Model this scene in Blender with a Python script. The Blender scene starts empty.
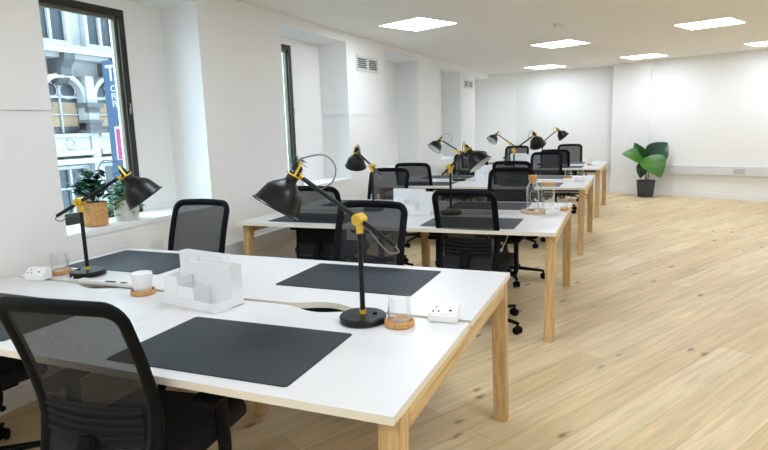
import bpy, bmesh, math, random
from mathutils import Vector, Matrix
R = math.radians
random.seed(7)
scene = bpy.context.scene
col = scene.collection

# ------------------------------------------------------------------ materials
def lin(c):
    return tuple((v/255/12.92) if v/255 <= .04045 else ((v/255+.055)/1.055)**2.4 for v in c)

def mat(name, rgb, rough=.5, metal=0., spec=.5, noise=0., nscale=8., bump=0., bscale=200., coat=0.):
    m = bpy.data.materials.new(name); m.use_nodes = True
    nt = m.node_tree; b = nt.nodes['Principled BSDF']
    c = lin(rgb)
    b.inputs['Base Color'].default_value = (*c, 1)
    b.inputs['Roughness'].default_value = rough
    b.inputs['Metallic'].default_value = metal
    b.inputs['Specular IOR Level'].default_value = spec
    b.inputs['Coat Weight'].default_value = coat
    tc = nt.nodes.new('ShaderNodeTexCoord')
    if noise:
        n = nt.nodes.new('ShaderNodeTexNoise'); n.inputs['Scale'].default_value = nscale
        n.inputs['Detail'].default_value = 4
        r = nt.nodes.new('ShaderNodeValToRGB')
        r.color_ramp.elements[0].position = .3; r.color_ramp.elements[1].position = .7
        r.color_ramp.elements[0].color = (*[v*(1-noise) for v in c], 1)
        r.color_ramp.elements[1].color = (*[min(1, v*(1+noise)) for v in c], 1)
        nt.links.new(tc.outputs['Object'], n.inputs['Vector'])
        nt.links.new(n.outputs['Fac'], r.inputs['Fac'])
        nt.links.new(r.outputs['Color'], b.inputs['Base Color'])
    if bump:
        n2 = nt.nodes.new('ShaderNodeTexNoise'); n2.inputs['Scale'].default_value = bscale
        bp = nt.nodes.new('ShaderNodeBump'); bp.inputs['Strength'].default_value = bump
        bp.inputs['Distance'].default_value = .002
        nt.links.new(tc.outputs['Object'], n2.inputs['Vector'])
        nt.links.new(n2.outputs['Fac'], bp.inputs['Height'])
        nt.links.new(bp.outputs['Normal'], b.inputs['Normal'])
    return m

def emis(name, rgb, strength):
    m = bpy.data.materials.new(name); m.use_nodes = True
    nt = m.node_tree; nt.nodes.clear()
    o = nt.nodes.new('ShaderNodeOutputMaterial'); e = nt.nodes.new('ShaderNodeEmission')
    e.inputs['Color'].default_value = (*rgb, 1); e.inputs['Strength'].default_value = strength
    nt.links.new(e.outputs[0], o.inputs[0])
    return m

def glassy(name, tint, ior=1.45, refl=1.0):
    m = bpy.data.materials.new(name); m.use_nodes = True
    nt = m.node_tree; nt.nodes.clear()
    o = nt.nodes.new('ShaderNodeOutputMaterial'); mx = nt.nodes.new('ShaderNodeMixShader')
    t = nt.nodes.new('ShaderNodeBsdfTransparent'); t.inputs['Color'].default_value = (*tint, 1)
    g = nt.nodes.new('ShaderNodeBsdfGlossy'); g.inputs['Roughness'].default_value = .02
    g.inputs['Color'].default_value = (refl, refl, refl, 1)
    lw = nt.nodes.new('ShaderNodeLayerWeight'); lw.inputs['Blend'].default_value = .5
    pw = nt.nodes.new('ShaderNodeMath'); pw.operation = 'POWER'; pw.inputs[1].default_value = 2.6
    f = nt.nodes.new('ShaderNodeMath'); f.operation = 'MULTIPLY_ADD'; f.inputs[1].default_value = ior; f.inputs[2].default_value = .03
    nt.links.new(lw.outputs['Facing'], pw.inputs[0]); nt.links.new(pw.outputs[0], f.inputs[0])
    nt.links.new(f.outputs[0], mx.inputs[0]); nt.links.new(t.outputs[0], mx.inputs[1])
    nt.links.new(g.outputs[0], mx.inputs[2]); nt.links.new(mx.outputs[0], o.inputs[0])
    return m

def mesh_fabric(name, rgb, opacity):
    m = bpy.data.materials.new(name); m.use_nodes = True
    nt = m.node_tree; b = nt.nodes['Principled BSDF']; o = nt.nodes['Material Output']
    b.inputs['Base Color'].default_value = (*lin(rgb), 1); b.inputs['Roughness'].default_value = .7
    t = nt.nodes.new('ShaderNodeBsdfTransparent'); mx = nt.nodes.new('ShaderNodeMixShader')
    tc = nt.nodes.new('ShaderNodeTexCoord'); w = nt.nodes.new('ShaderNodeTexNoise')
    mp = nt.nodes.new('ShaderNodeMapping'); mp.inputs['Scale'].default_value = (500, 500, 1200)
    w.inputs['Scale'].default_value = 1.; w.inputs['Detail'].default_value = 1
    mr = nt.nodes.new('ShaderNodeMapRange')
    mr.inputs['From Min'].default_value = .3; mr.inputs['From Max'].default_value = .7
    mr.inputs['To Min'].default_value = opacity-.04; mr.inputs['To Max'].default_value = opacity+.04
    nt.links.new(tc.outputs['Object'], mp.inputs['Vector']); nt.links.new(mp.outputs[0], w.inputs['Vector'])
    nt.links.new(w.outputs['Fac'], mr.inputs['Value']); nt.links.new(mr.outputs[0], mx.inputs[0])
    nt.links.new(t.outputs[0], mx.inputs[1]); nt.links.new(b.outputs[0], mx.inputs[2])
    nt.links.new(mx.outputs[0], o.inputs['Surface'])
    return m

def oak(name, rgb, scale):
    m = bpy.data.materials.new(name); m.use_nodes = True
    nt = m.node_tree; b = nt.nodes['Principled BSDF']; b.inputs['Roughness'].default_value = .5
    tc = nt.nodes.new('ShaderNodeTexCoord'); mp = nt.nodes.new('ShaderNodeMapping')
    mp.inputs['Scale'].default_value = scale
    n = nt.nodes.new('ShaderNodeTexNoise'); n.inputs['Scale'].default_value = 1.; n.inputs['Detail'].default_value = 5
    n.inputs['Distortion'].default_value = .6
    r = nt.nodes.new('ShaderNodeValToRGB'); c = lin(rgb)
    r.color_ramp.elements[0].position = .32; r.color_ramp.elements[0].color = (c[0]*.72, c[1]*.66, c[2]*.58, 1)
    r.color_ramp.elements[1].position = .62; r.color_ramp.elements[1].color = (min(1, c[0]*1.12), c[1]*1.12, c[2]*1.12, 1)
    nt.links.new(tc.outputs['Object'], mp.inputs['Vector']); nt.links.new(mp.outputs[0], n.inputs['Vector'])
    nt.links.new(n.outputs['Fac'], r.inputs['Fac']); nt.links.new(r.outputs['Color'], b.inputs['Base Color'])
    return m

def floor_material():
    m = bpy.data.materials.new('oak_floor'); m.use_nodes = True
    nt = m.node_tree; b = nt.nodes['Principled BSDF']; L = nt.links.new
    b.inputs['Roughness'].default_value = .45; b.inputs['Specular IOR Level'].default_value = .3
    tc = nt.nodes.new('ShaderNodeTexCoord'); mp = nt.nodes.new('ShaderNodeMapping')
    mp.inputs['Rotation'].default_value = (0, 0, R(-62))
    L(tc.outputs['Object'], mp.inputs['Vector'])
    br = nt.nodes.new('ShaderNodeTexBrick')
    br.inputs['Scale'].default_value = 1; br.inputs['Brick Width'].default_value = 1.9
    br.inputs['Row Height'].default_value = .18; br.inputs['Mortar Size'].default_value = .0012
    br.inputs['Mortar Smooth'].default_value = .3; br.offset = .37; br.offset_frequency = 2
    br.inputs['Color1'].default_value = (0, 0, 0, 1); br.inputs['Color2'].default_value = (1, 1, 1, 1)
    br.inputs['Mortar'].default_value = (.35, .35, .35, 1)
    L(mp.outputs[0], br.inputs['Vector'])
    tone = nt.nodes.new('ShaderNodeValToRGB')
    e = tone.color_ramp.elements
    e[0].position = 0; e[0].color = (*lin((206, 180, 138)), 1)
    e[1].position = 1; e[1].color = (*lin((223, 202, 164)), 1)
    e2 = e.new(.55); e2.color = (*lin((216, 192, 151)), 1)
    L(br.outputs['Color'], tone.inputs['Fac'])
    # grain stretched along each plank
    ms = nt.nodes.new('ShaderNodeMapping'); ms.inputs['Scale'].default_value = (1.6, 26, 1)
    L(mp.outputs[0], ms.inputs['Vector'])
    g = nt.nodes.new('ShaderNodeTexNoise'); g.inputs['Scale'].default_value = 1.; g.inputs['Detail'].default_value = 6
    g.inputs['Distortion'].default_value = .8
    L(ms.outputs[0], g.inputs['Vector'])
    gr = nt.nodes.new('ShaderNodeMapRange'); gr.inputs['From Min'].default_value = .3; gr.inputs['From Max'].default_value = .7
    gr.inputs['To Min'].default_value = .80; gr.inputs['To Max'].default_value = 1.10
    L(g.outputs['Fac'], gr.inputs['Value'])
    mul = nt.nodes.new('ShaderNodeMix'); mul.data_type = 'RGBA'; mul.blend_type = 'MULTIPLY'; mul.inputs['Factor'].default_value = 1
    L(tone.outputs['Color'], mul.inputs['A']); L(gr.outputs[0], mul.inputs['B'])
    # knots
    mk = nt.nodes.new('ShaderNodeMapping'); mk.inputs['Scale'].default_value = (1.15, 3.2, 1)
    L(mp.outputs[0], mk.inputs['Vector'])
    v = nt.nodes.new('ShaderNodeTexVoronoi'); v.inputs['Scale'].default_value = 2.0
    L(mk.outputs[0], v.inputs['Vector'])
    wob = nt.nodes.new('ShaderNodeTexNoise'); wob.inputs['Scale'].default_value = 14; wob.inputs['Detail'].default_value = 3
    L(mp.outputs[0], wob.inputs['Vector'])
    ad = nt.nodes.new('ShaderNodeMath'); ad.operation = 'MULTIPLY_ADD'; ad.inputs[1].default_value = .19
    L(wob.outputs['Fac'], ad.inputs[0]); L(v.outputs['Distance'], ad.inputs[2])
    kr = nt.nodes.new('ShaderNodeMapRange'); kr.inputs['From Min'].default_value = .145; kr.inputs['From Max'].default_value = .24
    kr.inputs['To Min'].default_value = .75; kr.inputs['To Max'].default_value = 0.
    L(ad.outputs[0], kr.inputs['Value'])
    mk2 = nt.nodes.new('ShaderNodeMix'); mk2.data_type = 'RGBA'; mk2.blend_type = 'MIX'
    L(kr.outputs[0], mk2.inputs['Factor']); L(mul.outputs['Result'], mk2.inputs['A'])
    mk2.inputs['B'].default_value = (*lin((96, 72, 50)), 1)
    # joints
    jm = nt.nodes.new('ShaderNodeMix'); jm.data_type = 'RGBA'; jm.blend_type = 'MIX'
    jf = nt.nodes.new('ShaderNodeMath'); jf.operation = 'MULTIPLY'; jf.inputs[1].default_value = .55
    L(br.outputs['Fac'], jf.inputs[0]); L(jf.outputs[0], jm.inputs['Factor'])
    L(mk2.outputs['Result'], jm.inputs['A']); jm.inputs['B'].default_value = (*lin((120, 92, 62)), 1)
    L(jm.outputs['Result'], b.inputs['Base Color'])
    return m

M = dict(
    wall=mat('wall_paint', (236, 235, 233), .85, bump=.06, bscale=90),
    ceil=mat('ceiling_paint', (236, 233, 225), .9),
    skirt=mat('skirting_paint', (238, 237, 236), .5),
    trunk=mat('trunking_plastic', (214, 214, 216), .5),
    floor=floor_material(),
    white=mat('white_laminate', (214, 213, 213), .33, bump=.02, bscale=300),
    edge=mat('cream_edge_band', (226, 219, 203), .5),
    tray=mat('grey_tray_metal', (214, 212, 207), .5),
    oak_v=oak('oak_upright', (202, 170, 120), (45, 45, 3.0)),
    oak_y=oak('oak_rail', (207, 176, 126), (45, 2.5, 45)),
    steel=mat('dark_steel', (40, 40, 42), .5, .6),
    pad=mat('desk_pad_leatherette', (31, 38, 44), .5, spec=.3, bump=.25, bscale=420),
    black=mat('black_plastic', (5, 8, 11), .55, spec=.12),
    black2=mat('black_painted_metal', (8, 11, 14), .36, .0, .35),
    seat=mat('black_fabric', (10, 12, 16), .95, bump=.5, bscale=500),
    mesh=mesh_fabric('black_mesh_fabric', (13, 17, 21), .84),
    chrome=mat('bare_metal', (180, 182, 186), .3, 1.),
    red=mat('red_tag', (200, 40, 40), .6),
    brass=mat('yellow_brass', (226, 190, 72), .35, .45),
    lining=mat('lamp_lining', (226, 227, 226), .5),
    bulb=mat('frosted_bulb', (240, 240, 235), .3),
    cable=mat('grey_cable', (128, 126, 124), .6),
    wcable=mat('white_cable', (230, 230, 230), .5),
    box=mat('white_card', (236, 237, 239), .45),
    cork=mat('cork', (198, 150, 92), .85, noise=.25, nscale=160),
    bamboo=mat('bamboo', (206, 168, 116), .6, noise=.12, nscale=40),
    trivet=mat('pale_wood', (206, 178, 146), .7, noise=.1, nscale=50),
    socket=mat('socket_plastic', (240, 240, 240), .35),
    dark=mat('dark_hole', (30, 30, 32), .7),
    ceramic=mat('white_ceramic', (236, 237, 236), .25),
    frame=mat('dark_bronze_frame', (48, 44, 38), .4, .3),
    sash=mat('lit_sash_and_handle', (112, 108, 92), .45, .2),
    pane=glassy('window_glass', (.95, .98, .99), .3, .8),
    glass=glassy('clear_glass', (.98, .985, .985), 1.0, 1.),
    grille=mat('vent_white', (222, 221, 217), .5),
    grilled=mat('vent_dark', (84, 82, 78), .8),
    basket=mat('woven_rattan', (196, 148, 92), .8, noise=.3, nscale=90, bump=.8, bscale=120),
    stone=mat('pale_pot', (205, 203, 196), .8, noise=.12, nscale=50),
    potdark=mat('charcoal_pot', (66, 68, 74), .7),
    soil=mat('soil', (58, 44, 34), .95),
    leafd=mat('dark_leaf', (16, 62, 40), .38, noise=.25, nscale=20),
    leafb=mat('bright_leaf', (58, 108, 26), .42, noise=.2, nscale=14),
    leafm=mat('mid_leaf', (34, 88, 38), .42, noise=.25, nscale=20),
    leafp=mat('pale_leaf', (112, 150, 108), .5, noise=.25, nscale=40),
    stem=mat('brown_stem', (150, 124, 92), .8),
    facade=mat('pale_stucco', (134, 134, 134), .9, noise=.04, nscale=2),
    fdark=mat('grey_stone', (64, 66, 68), .9, noise=.2, nscale=6),
    fglass=mat('street_glass', (42, 48, 54), .25, 0, .3),
    fwarm=mat('warm_interior', (122, 100, 78), .8, noise=.3, nscale=2.5),
    fframe=mat('white_window_frame', (132, 133, 134), .6),
    ground=mat('asphalt', (90, 92, 95), .9, noise=.15, nscale=5),
    blue=mat('banner_blue', (10, 48, 76), .6),
    bwhite=mat('banner_white', (150, 152, 155), .6),
    magenta=mat('banner_magenta', (120, 12, 74), .6),
    diffuser=emis('led_diffuser', (.87, .975, 1.10), 7.2),
)

# ------------------------------------------------------------------ mesh builder
class MB:
    def __init__(self): self.bm = bmesh.new()
    def box(self, c, s, bev=0, seg=2, rot=None):
        m = Matrix.Translation(Vector(c)) @ (rot.to_4x4() if rot is not None else Matrix()) @ Matrix.Diagonal((*s, 1))
        r = bmesh.ops.create_cube(self.bm, size=1, matrix=m)
        if bev:
            es = list({e for v in r['verts'] for e in v.link_edges})
            bmesh.ops.bevel(self.bm, geom=es, offset=bev, segments=seg, profile=.5, affect='EDGES')
        return self
    def span(self, a, b, bev=0, seg=2):
        return self.box([(p+q)/2 for p, q in zip(a, b)], [abs(q-p) for p, q in zip(a, b)], bev, seg)
    def face(self, pts):
        self.bm.faces.new([self.bm.verts.new(p) for p in pts]); return self
    def prism(self, poly, z0, z1, ax='z'):
        def P(a, b, h): return (a, b, h) if ax == 'z' else ((h, a, b) if ax == 'x' else (a, h, b))
        lo = [self.bm.verts.new(P(a, b, z0)) for a, b in poly]
        hi = [self.bm.verts.new(P(a, b, z1)) for a, b in poly]
        n = len(poly)
        fs = [self.bm.faces.new(lo[::-1]), self.bm.faces.new(hi)]
        for i in range(n):
            fs.append(self.bm.faces.new((lo[i], lo[(i+1) % n], hi[(i+1) % n], hi[i])))
        bmesh.ops.recalc_face_normals(self.bm, faces=fs)
        return self
    def tube(self, pts, r, n=8, closed=False, caps=True, up=None, ell=1.0):
        pts = [Vector(p) for p in pts]; k = len(pts)
        rs = r if isinstance(r, (list, tuple)) else [r]*k
        rings = []; prev = None
        for i, p in enumerate(pts):
            if closed: t = (pts[(i+1) % k]-pts[i-1])
            else: t = pts[min(i+1, k-1)]-pts[max(i-1, 0)]
            t.normalize()
            ref = Vector(up) if up is not None else (prev if prev is not None else (Vector((0, 0, 1)) if abs(t.z) < .9 else Vector((1, 0, 0))))
            a = (ref-t*ref.dot(t))
            if a.length < 1e-6: a = t.orthogonal()
            a.normalize(); b = t.cross(a)
            if up is None: prev = a
            rings.append([self.bm.verts.new(p+rs[i]*(math.cos(2*math.pi*j/n)*a*ell+math.sin(2*math.pi*j/n)*b)) for j in range(n)])
        fs = []
        for i in range(k if closed else k-1):
            A, B = rings[i], rings[(i+1) % k]
            for j in range(n):
                fs.append(self.bm.faces.new((A[j], A[(j+1) % n], B[(j+1) % n], B[j])))
        if caps and not closed:
            fs.append(self.bm.faces.new(rings[0][::-1])); fs.append(self.bm.faces.new(rings[-1]))
        bmesh.ops.recalc_face_normals(self.bm, faces=fs)
        return self
    def lathe(self, prof, mtx=None, n=24, close=False):
        mtx = mtx or Matrix()
        rings = []
        for r, z in prof:
            if r < 1e-6: rings.append([self.bm.verts.new(mtx @ Vector((0, 0, z)))])
            else: rings.append([self.bm.verts.new(mtx @ Vector((r*math.cos(2*math.pi*j/n), r*math.sin(2*math.pi*j/n), z))) for j in range(n)])
        fs = []
        pairs = list(zip(rings, rings[1:])) + ([(rings[-1], rings[0])] if close else [])
        for A, B in pairs:
            for j in range(n):
                q = [A[j % len(A)], A[(j+1) % n % len(A)], B[(j+1) % n % len(B)], B[j % len(B)]]
                u = []
                for x in q:
                    if x not in u: u.append(x)
                if len(u) > 2: fs.append(self.bm.faces.new(u))
        bmesh.ops.recalc_face_normals(self.bm, faces=fs)
        return self
    def grid(self, fn, nu, nv):
        V = [[self.bm.verts.new(fn(i/nu, j/nv)) for j in range(nv+1)] for i in range(nu+1)]
        for i in range(nu):
            for j in range(nv):
                self.bm.faces.new((V[i][j], V[i+1][j], V[i+1][j+1], V[i][j+1]))
        return self
    def build(self, name, material, parent=None, loc=None, rot=None, sharp=35, origin=None):
        me = bpy.data.meshes.new(name)
        if origin is not None:
            for v in self.bm.verts: v.co -= Vector(origin)
        self.bm.to_mesh(me); self.bm.free()
        mats = material if isinstance(material, (list, tuple)) else [material]
        for m in mats: me.materials.append(m)
        for p in me.polygons: p.use_smooth = True
        try: me.set_sharp_from_angle(angle=R(sharp))
        except Exception: pass
        o = bpy.data.objects.new(name, me); col.objects.link(o)
        if origin is not None: o.location = origin
        if loc is not None: o.location = loc
        if rot is not None: o.rotation_euler = rot
        if parent is not None: o.parent = parent
        return o

def paint(o, fn):            # second material slot by face centre
    for p in o.data.polygons:
        if fn(p.center, p.normal): p.material_index = 1

def tag(o, label=None, cat=None, group=None, kind=None):
    if label: o['label'] = label
    if cat: o['category'] = cat
    if group: o['group'] = group
    if kind: o['kind'] = kind
    return o

def empty(name, loc, rz=0, label=None, cat=None, group=None):
    o = bpy.data.objects.new(name, None); col.objects.link(o)
    o.empty_display_size = .1
    o.location = loc; o.rotation_euler = (0, 0, rz)
    return tag(o, label, cat, group)

def structure(o, label=None, cat=None):
    o['kind'] = 'structure'
    if label: o['label'] = label
    if cat: o['category'] = cat
    return o

def copy_tree(o, parent=None):
    c = o.copy(); col.objects.link(c)
    if parent is not None: c.parent = parent
    for ch in o.children: copy_tree(ch, c)
    return c

def catmull(P, n=6):
    P = [Vector(p) for p in P]; out = []
    Q = [P[0]*2-P[1]]+P+[P[-1]*2-P[-2]]
    for i in range(1, len(Q)-2):
        for k in range(n):
            t = k/n; a, b, c, d = Q[i-1:i+3]
            out.append(.5*((2*b)+(c-a)*t+(2*a-5*b+4*c-d)*t*t+(3*b-a-3*c+d)*t**3))
    out.append(P[-1]); return out

# ------------------------------------------------------------------ camera
cam = bpy.data.cameras.new('camera'); camo = bpy.data.objects.new('camera', cam); col.objects.link(camo)
H0, PITCH, ROLL, YAW, F = 1.42426, .164863, -.0329102, .4115697, 586.146
fw = Vector((-math.sin(YAW)*math.cos(PITCH), math.cos(YAW)*math.cos(PITCH), -math.sin(PITCH)))
rt = Vector((math.cos(YAW), math.sin(YAW), 0)); up = rt.cross(fw)
r2 = math.cos(ROLL)*rt+math.sin(ROLL)*up; u2 = -math.sin(ROLL)*rt+math.cos(ROLL)*up
mw = Matrix((r2, u2, -fw)).transposed().to_4x4(); mw.translation = (0, 0, H0)
camo.matrix_world = mw
cam.sensor_width = 36; cam.sensor_fit = 'HORIZONTAL'; cam.lens = F*36/768; cam.clip_end = 200; cam.clip_start = .05
scene.camera = camo

# ------------------------------------------------------------------ room shell
CH = 2.476                      # ceiling height
XW = -3.03                      # face of the window wall
XB = -3.38                      # window plane
SILL = .864
E1 = Vector((math.cos(R(-24.3)), math.sin(R(-24.3)), 0))     # along the back wall
E2 = Vector((-E1.y, E1.x, 0))                                # away from camera
P0 = Vector((-.50, 12.45, 0))

fl = MB().span((-3.5, -2.6, -.06), (6.6, 14.2, 0)).build('floor', M['floor']); structure(fl, 'pale knotty oak plank floor', 'floor')
ce = MB().span((-3.5, -2.6, CH), (6.6, 14.2, CH+.1)).build('ceiling', M['ceil']); structure(ce, 'plain off white ceiling', 'ceiling')

NICHE = [(2.34, 3.62), (4.73, 6.05), (7.12, 8.39), (9.44, 10.64), (11.65, 12.77)]
WIN = [(2.42, 3.265), (4.78, 5.46), (7.17, 7.7), (9.49, 10.0), (11.7, 12.2)]
NTOP = 2.375; WTOP = 2.30
w = MB()
edges = [-2.6]+[v for n in NICHE for v in n]+[13.3]
for k in range(6):
    a, b = edges[2*k], edges[2*k+1]
    la, rb = a, b
    poly = [(XW, a), (XW, b), (XB-.15, rb), (XB-.15, la)]
    if k in (0, 2, 4):                            # service piers with a shadow gap
        w.prism(poly, 0, 1.572); w.prism(poly, 1.579, CH)
        w.prism([(x-.012, y) for x, y in poly], 1.57, 1.581)
    else:
        w.prism(poly, 0, CH)
for (a, b), (wa, wb) in zip(NICHE, WIN):
    w.prism([(XW, a), (XW, b), (XB-.15, b), (XB-.15, a)], 0, SILL-.03)
    w.prism([(XW, a), (XW, b), (XB-.15, b), (XB-.15, a)], NTOP, CH)
    w.span((XB-.15, wb, SILL-.03), (XB, b, NTOP))
    w.span((XB-.15, a, SILL-.03), (XB, wa, NTOP))
    w.span((XB-.15, wa, WTOP), (XB, wb, NTOP))
wl = w.build('wall_left', M['wall']); structure(wl, 'white window wall with deep niches', 'wall')

def win(i, a, b, y0, y1):
    f = MB(); t = .05
    f.span((XB-.075, a, SILL-.03), (XB-.005, a+t, WTOP)); f.span((XB-.075, b-t, SILL-.03), (XB-.005, b, WTOP))
    f.span((XB-.075, a+t, WTOP-t), (XB-.005, b-t, WTOP)); f.span((XB-.075, a+t, SILL-.03), (XB-.005, b-t, SILL+t))
    o = f.build('window_%d' % i, M['frame']); structure(o, 'dark framed tall street window', 'window')
    s = MB(); q = .02
    a2, b2, z0, z1 = a+t, b-t, SILL+t, WTOP-t
    s.span((XB-.06, a2, z0), (XB-.03, a2+q, z1)); s.span((XB-.06, b2-q, z0), (XB-.03, b2, z1))
    s.span((XB-.06, a2+q, z1-q), (XB-.03, b2-q, z1)); s.span((XB-.06, a2+q, z0), (XB-.03, b2-q, z0+q))
    so = s.build('sash', M['sash'], o)  # paler colour imitates the lit inner side face of the frame
    MB().span((XB-.047, a2+q, z0+q), (XB-.042, b2-q, z1-q)).build('pane', M['pane'], so)
    h = MB(); h.box((XB-.001, b-.025, 1.60), (.012, .018, .05), .003); h.box((XB+.010, b-.025, 1.62), (.012, .014, .07), .003)
    h.build('handle', M['sash'], o)
    MB().prism([(XW+.006, y0+.002), (XW+.006, y1-.002), (XB-.004, y1-.002), (XB-.004, y0+.002)], SILL-.03, SILL).build('window_sill', M['skirt'], o)
for i, ((y0, y1), (a, b)) in enumerate(zip(NICHE, WIN)): win(i+1, a, b, y0, y1)

# back wall: pilaster, main run, recessed left run
def P(s, d=0): v = P0+E1*s+E2*d; return (v.x, v.y)
b = MB()
b.prism([P(0), P(.72), P(.72, .4), P(0, .4)], 0, CH)
b.prism([P(.72, .05), P(4.4, .05), P(4.4, .4), P(.72, .4)], 0, CH)
b.prism([(-2.46, 12.93), (-.3, 12.68), (-.3, 13.0), (-2.46, 13.3)], 0, CH)
b.prism([(-3.03, 12.80), (-2.46, 12.93), (-2.46, 13.3), (-3.2, 13.3)], 0, CH)
structure(b.build('wall_back', M['wall']), 'white back wall with shallow pilaster', 'wall')
structure(MB().span((3.3, -2.6, 0), (3.45, 14, CH)).build('wall_right', M['wall']), 'white wall beyond the frame on the right', 'wall')
structure(MB().span((-3.5, -1.9, 0), (3.45, -1.75, CH)).build('wall_rear', M['wall']), 'white wall behind the camera', 'wall')
b = MB()
b.prism([P(-.0, -.016), P(.735, -.016), P(.735, 0), P(0, 0)], 0, .10)
b.prism([P(.735, .034), P(4.2, .034), P(4.2, .05), P(.735, .05)], 0, .10)
b.prism([(-2.46, 12.914), (-.52, 12.69), (-.52, 12.705), (-2.46, 12.93)], 0, .10)
structure(b.build('baseboard_back', M['skirt']), 'white skirting board along the back wall', 'baseboard')
b = MB()
b.span((XW, 0, 0), (XW+.016, 12.8, .10))
structure(b.build('baseboard_left', M['skirt']), 'white skirting board along the window wall', 'baseboard')
b = MB()
b.prism([P(.95, -.01), P(4.15, -.01), P(4.15, .05), P(.95, .05)], .42, .57)
tb = structure(b.build('trim_1', M['trunk']), 'pale grey cable trunking along the back wall', 'trunking')
b = MB().prism([(-2.4, 12.86), (-.54, 12.645), (-.54, 12.70), (-2.4, 12.92)], .42, .57)
structure(b.build('trim_2', M['trunk']), 'pale grey cable trunking behind the farthest bench', 'trunking')
b = MB().span((XW, .5, .40), (XW+.055, 12.7, .54))
structure(b.build('trim_3', M['trunk']), 'pale grey cable trunking along the window wall', 'trunking')
# twin socket plate in the trunking
s0 = 2.28
so = MB()
so.prism([P(s0-.09, -.016), P(s0+.09, -.016), P(s0+.09, -.010), P(s0-.09, -.010)], .45, .54)
so = so.build('socket_plate', mat('plate_grey', (190, 190, 190), .5)); tag(so, 'grey twin socket plate set in the back wall trunking', 'socket')
q = MB()
for dx in (-.045, .045):
    for ox, oz in ((0, .018), (-.011, -.002), (.011, -.002)):
        q.prism([P(s0+dx+ox-.004, -.0175), P(s0+dx+ox+.004, -.0175), P(s0+dx+ox+.004, -.0155), P(s0+dx+ox-.004, -.0155)], .49+oz, .498+oz)
q.build('socket_holes', M['grilled'], so)

# vents on the service piers
def vent(y0, y1, z0, z1, label):
    o = empty('vent_grille', (XW, (y0+y1)/2, (z0+z1)/2), 0, label, 'vent', 'vents high on the window wall')
    hw, hh = (y1-y0)/2, (z1-z0)/2
    MB().span((0, -hw, -hh), (.002, hw, hh)).build('backing', M['grilled'], o)
    f = MB()
    f.span((0, -hw-.015, hh-.012), (.012, hw+.015, hh+.012)); f.span((0, -hw-.015, -hh-.012), (.012, hw+.015, -hh+.012))
    f.span((0, -hw-.015, -hh), (.012, -hw+.012, hh)); f.span((0, hw-.012, -hh), (.012, hw+.015, hh)); f.span((0, -.03, -hh), (.012, .03, hh))
    f.build('frame', M['grille'], o)
    for s in (-1, 1):
        q = MB(); n = 6
        for k in range(n):
            z = -hh+.018+(2*hh-.036)*k/(n-1)
            q.box((.007, s*(hw+.018)/2, z), (.010, hw-.042, .005), rot=Matrix.Rotation(R(35), 3, 'Y'))
        q.build('louvre_panel', M['grille'], o)
vent(6.30, 6.88, 2.10, 2.25, 'twin louvre vent on the second white pier, nearest of the two fully seen')
vent(10.88, 11.47, 2.115, 2.25, 'twin louvre vent on the far pier, small, near the back corner')
vent(1.50, 2.08, 2.11, 2.26, 'louvre vent cut by the left edge of the photo, above the near pier')

# ceiling lights: recessed 600 mm LED panels on a regular grid
def clight(p, label, vis=True):
    o = empty('ceiling_light', (p.x, p.y, CH), R(-22.5), label, 'ceiling light', 'square recessed ceiling panels' if vis else 'added ceiling panels out of view')
    f = MB(); h = .30; t = .012
    f.span((-h, -h, -.006), (h, -h+t, 0)); f.span((-h, h-t, -.006), (h, h, 0)); f.span((-h, -h+t, -.006), (-h+t, h-t, 0)); f.span((h-t, -h+t, -.006), (h, h-t, 0))
    f.build('frame', M['skirt'], o)
    MB().span((-h+t, -h+t, -.004), (h-t, h-t, -.001)).build('diffuser', M['diffuser'], o)
L2c = Vector((-1.04, 8.62, 0)); G1 = Vector((math.cos(R(-22)), math.sin(R(-22)), 0)); G2 = Vector((-G1.y, G1.x, 0))
labels = {(0, -1): 'large ceiling panel nearest the window wall, left of all the lit panels',
          (0, 0): 'ceiling panel in the middle row below the smoke detector',
          (-1, 1): 'smallest ceiling panel, far left near the back corner',
          (1, 0): 'large ceiling panel toward the right, nearest on that side',
          (0, 1): 'ceiling panel close to the back wall above the pilaster',
          (1, 1): 'ceiling panel cut by the right edge of the photo'}
for i in range(-1, 5):
    for j in range(-4, 3):
        p = L2c+G1*1.87*i+(Vector((-.06, .03, 0)) if (i, j) == (0, -1) else Vector())+G2*2.84*j
        if (i, j) in labels or (p.x > -2.5 and p.x < 2.95 and p.y > -1.4 and p.y < 3.6) or (i >= 2 and 3 < p.y < 8.6 and p.x < 2.95):  # unlabelled ones are unseen, added to light the room and brighten the piers
            lb = labels.get((i, j), 'square ceiling panel added out of view to light the room')
            clight(p, lb, (i, j) in labels)
sd = MB().lathe([(0, 0), (.062, 0), (.062, -.012), (.05, -.03), (.02, -.034), (0, -.034)]).build('smoke_detector', M['grille'], loc=(-.85, 6.9, CH))
tag(sd, 'small round white smoke detector on the ceiling between the lit panels', 'smoke detector')
MB().lathe([(.056, -.016), (.0585, -.016), (.0555, -.022), (.053, -.022)], close=True).build('slot_ring', M['grilled'], sd)

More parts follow.
